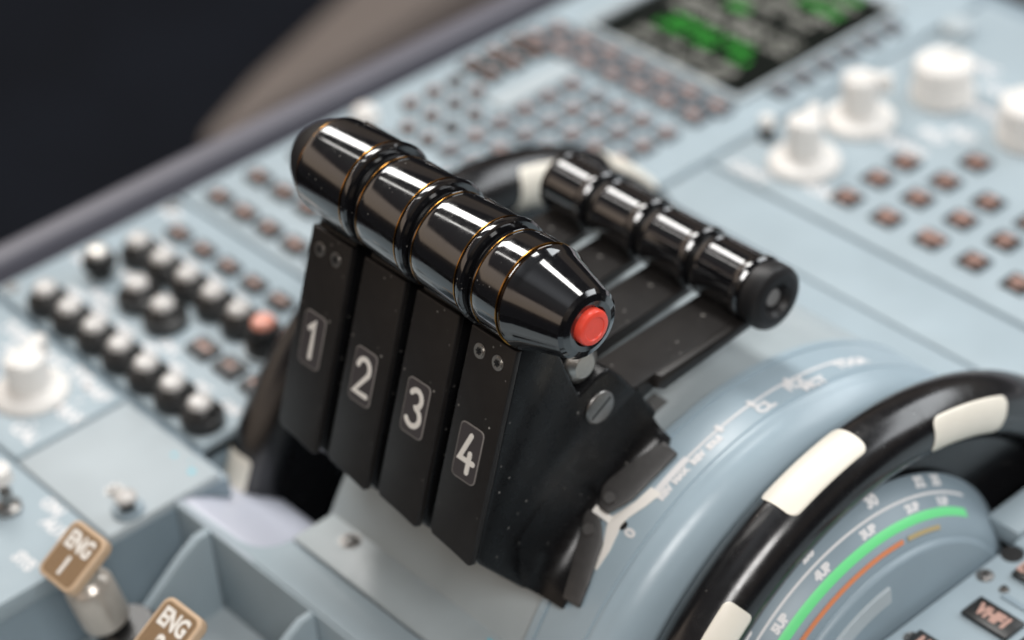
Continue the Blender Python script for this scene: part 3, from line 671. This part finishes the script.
ringprism(q, [(8.83, 7.13), (8.915, 6.99), (8.94, 7.01), (8.855, 7.15)], 82, 176, 60, TY, TZ); q.build('orange_band', t, split=60)
q = MB().use(YELLOW); ringprism(q, [(8.83, 7.13), (8.915, 6.99), (8.94, 7.01), (8.855, 7.15)], 66, 80, 20, TY, TZ); q.build('yellow_band', t, split=60)
q = MB().use(INK)
for a, s_, x in ((131, '25', 7.56), (107, '28', 7.56), (84, '30', 7.56), (66, '32', 7.56), (59, '35', 7.56)):
    q.text(s_, .38, I4, .012, f=ont(x, conr(x), a), bold=.03)
for a, s_ in ((124, '5UP'), (107, '4UP'), (90, '3UP'), (73, '2UP'), (60, '1UP')):
    q.text(s_, .28, I4, .012, f=ont(8.19, conr(8.19), a), bold=.03)
q.build('lettering', t)
q = MB().use(PAINTL); ringprism(q, [(9.25, 5.4), (9.25, 6.05), (9.42, 6.0), (9.46, 5.4)], 92, 170, 60, TY, TZ); q.build('ledge', t, split=50)
A = D2R(141); q = MB().use(WHITE).prism([(0, .28), (.22, -.16), (-.22, -.16)], 0, .05, frame((9.34, TY + 6.35 * math.cos(A), TZ + 6.35 * math.sin(A)), (0, -math.sin(A), math.cos(A)), (0, math.cos(A), math.sin(A)))); q.build('pointer', t)

# ------------------------------------------------------------------ switch bay with guards and engine switches
t = thing('switch_guard', (-8, -6, -9), 'light blue grey switch bay with upright rounded guard walls', 'guard')
MB().use(PAINTL).box(-13.9, 9.8, -25, -2.52, -9.0, -8.8).build('bay_floor', t)
for x in (-11.75, -5.5, .8):
    pts = [(-2.52, -9), (-2.52, ZP + .02), (-3.1, ZP + .0), (-3.9, -5.45), (-5.2, -6.4), (-7.6, -8.2), (-8.6, -9.0)]
    MB().use(PAINT).prism(pts, -.18, .18, frame((x, 0, 0), (0, 1, 0), (0, 0, 1))).build('guard_wall', t, bevel=.1, seg=3)
def eng(x, y, z, num, label):
    t = thing('engine_switch', (x, y, -8.8), label, 'engine switch', 'engine switches in the guarded bay')
    top = Vector((x, y, z)); base = Vector((x + .9, y + 1.1, -8.8))
    ax = (top - base).normalized()
    F0 = frame(tuple(base), tuple(Vector((1, 0, 0)) - ax * ax.x), tuple(ax.cross(Vector((1, 0, 0)))))
    L = (top - base).length
    MB().use(BLACKK).lathe([(1.05, 0), (1.2, 0), (1.2, 2.4), (1.0, 2.8), (.9, 2.9)], Zat(base.x, base.y, -8.8), 28).build('collar', t, split=30)
    MB().use(IVST).lathe([(.5, .4), (.5, L - 3.3), (.84, L - 3.2), (.9, L - 3.0), (.9, L - 1.5), (.8, L - 1.3), (.6, L - 1.1), (.55, L - .4)], F0, 36).build('stem', t)
    u = Vector((.80, .0, .05)).normalized(); v = Vector((0.0, .87, .50)).normalized()
    P = frame(tuple(top), tuple(u), tuple(v)) @ Matrix.Rotation(D2R(0), 4, 'Z')
    h = MB().use(TAN).prism(rrect(2.15, 2.3, .36), -.42, 0, P).build('handle', t, bevel=.08, seg=3)
    MB().use(BRONZE).prism(rrect(1.84, 2.0, .26), 0, .012, P).build('face_plate', h)
    q = MB().use(WHITE).text('ENG', .56, P @ Matrix.Translation((0, .45, .022)) @ Matrix.Diagonal((.9, 1.15, 1, 1)), .02, bold=.03)
    q.text(str(num), .56, P @ Matrix.Translation((0, -.46, .022)) @ Matrix.Diagonal((1.1, 1.2, 1, 1)), .02, bold=.035); q.build('lettering', h)
ENGP = ((-11.6, -8.07, -2.6), (-5.95, -8.04, -2.6))
eng(*ENGP[0], 1, 'tan square topped engine switch reading ENG 1, its metal stem showing')
eng(*ENGP[1], 2, 'tan square topped engine switch reading ENG, cut off by the bottom edge')

for o in bpy.data.objects:
    if '_o' in o: del o['_o']
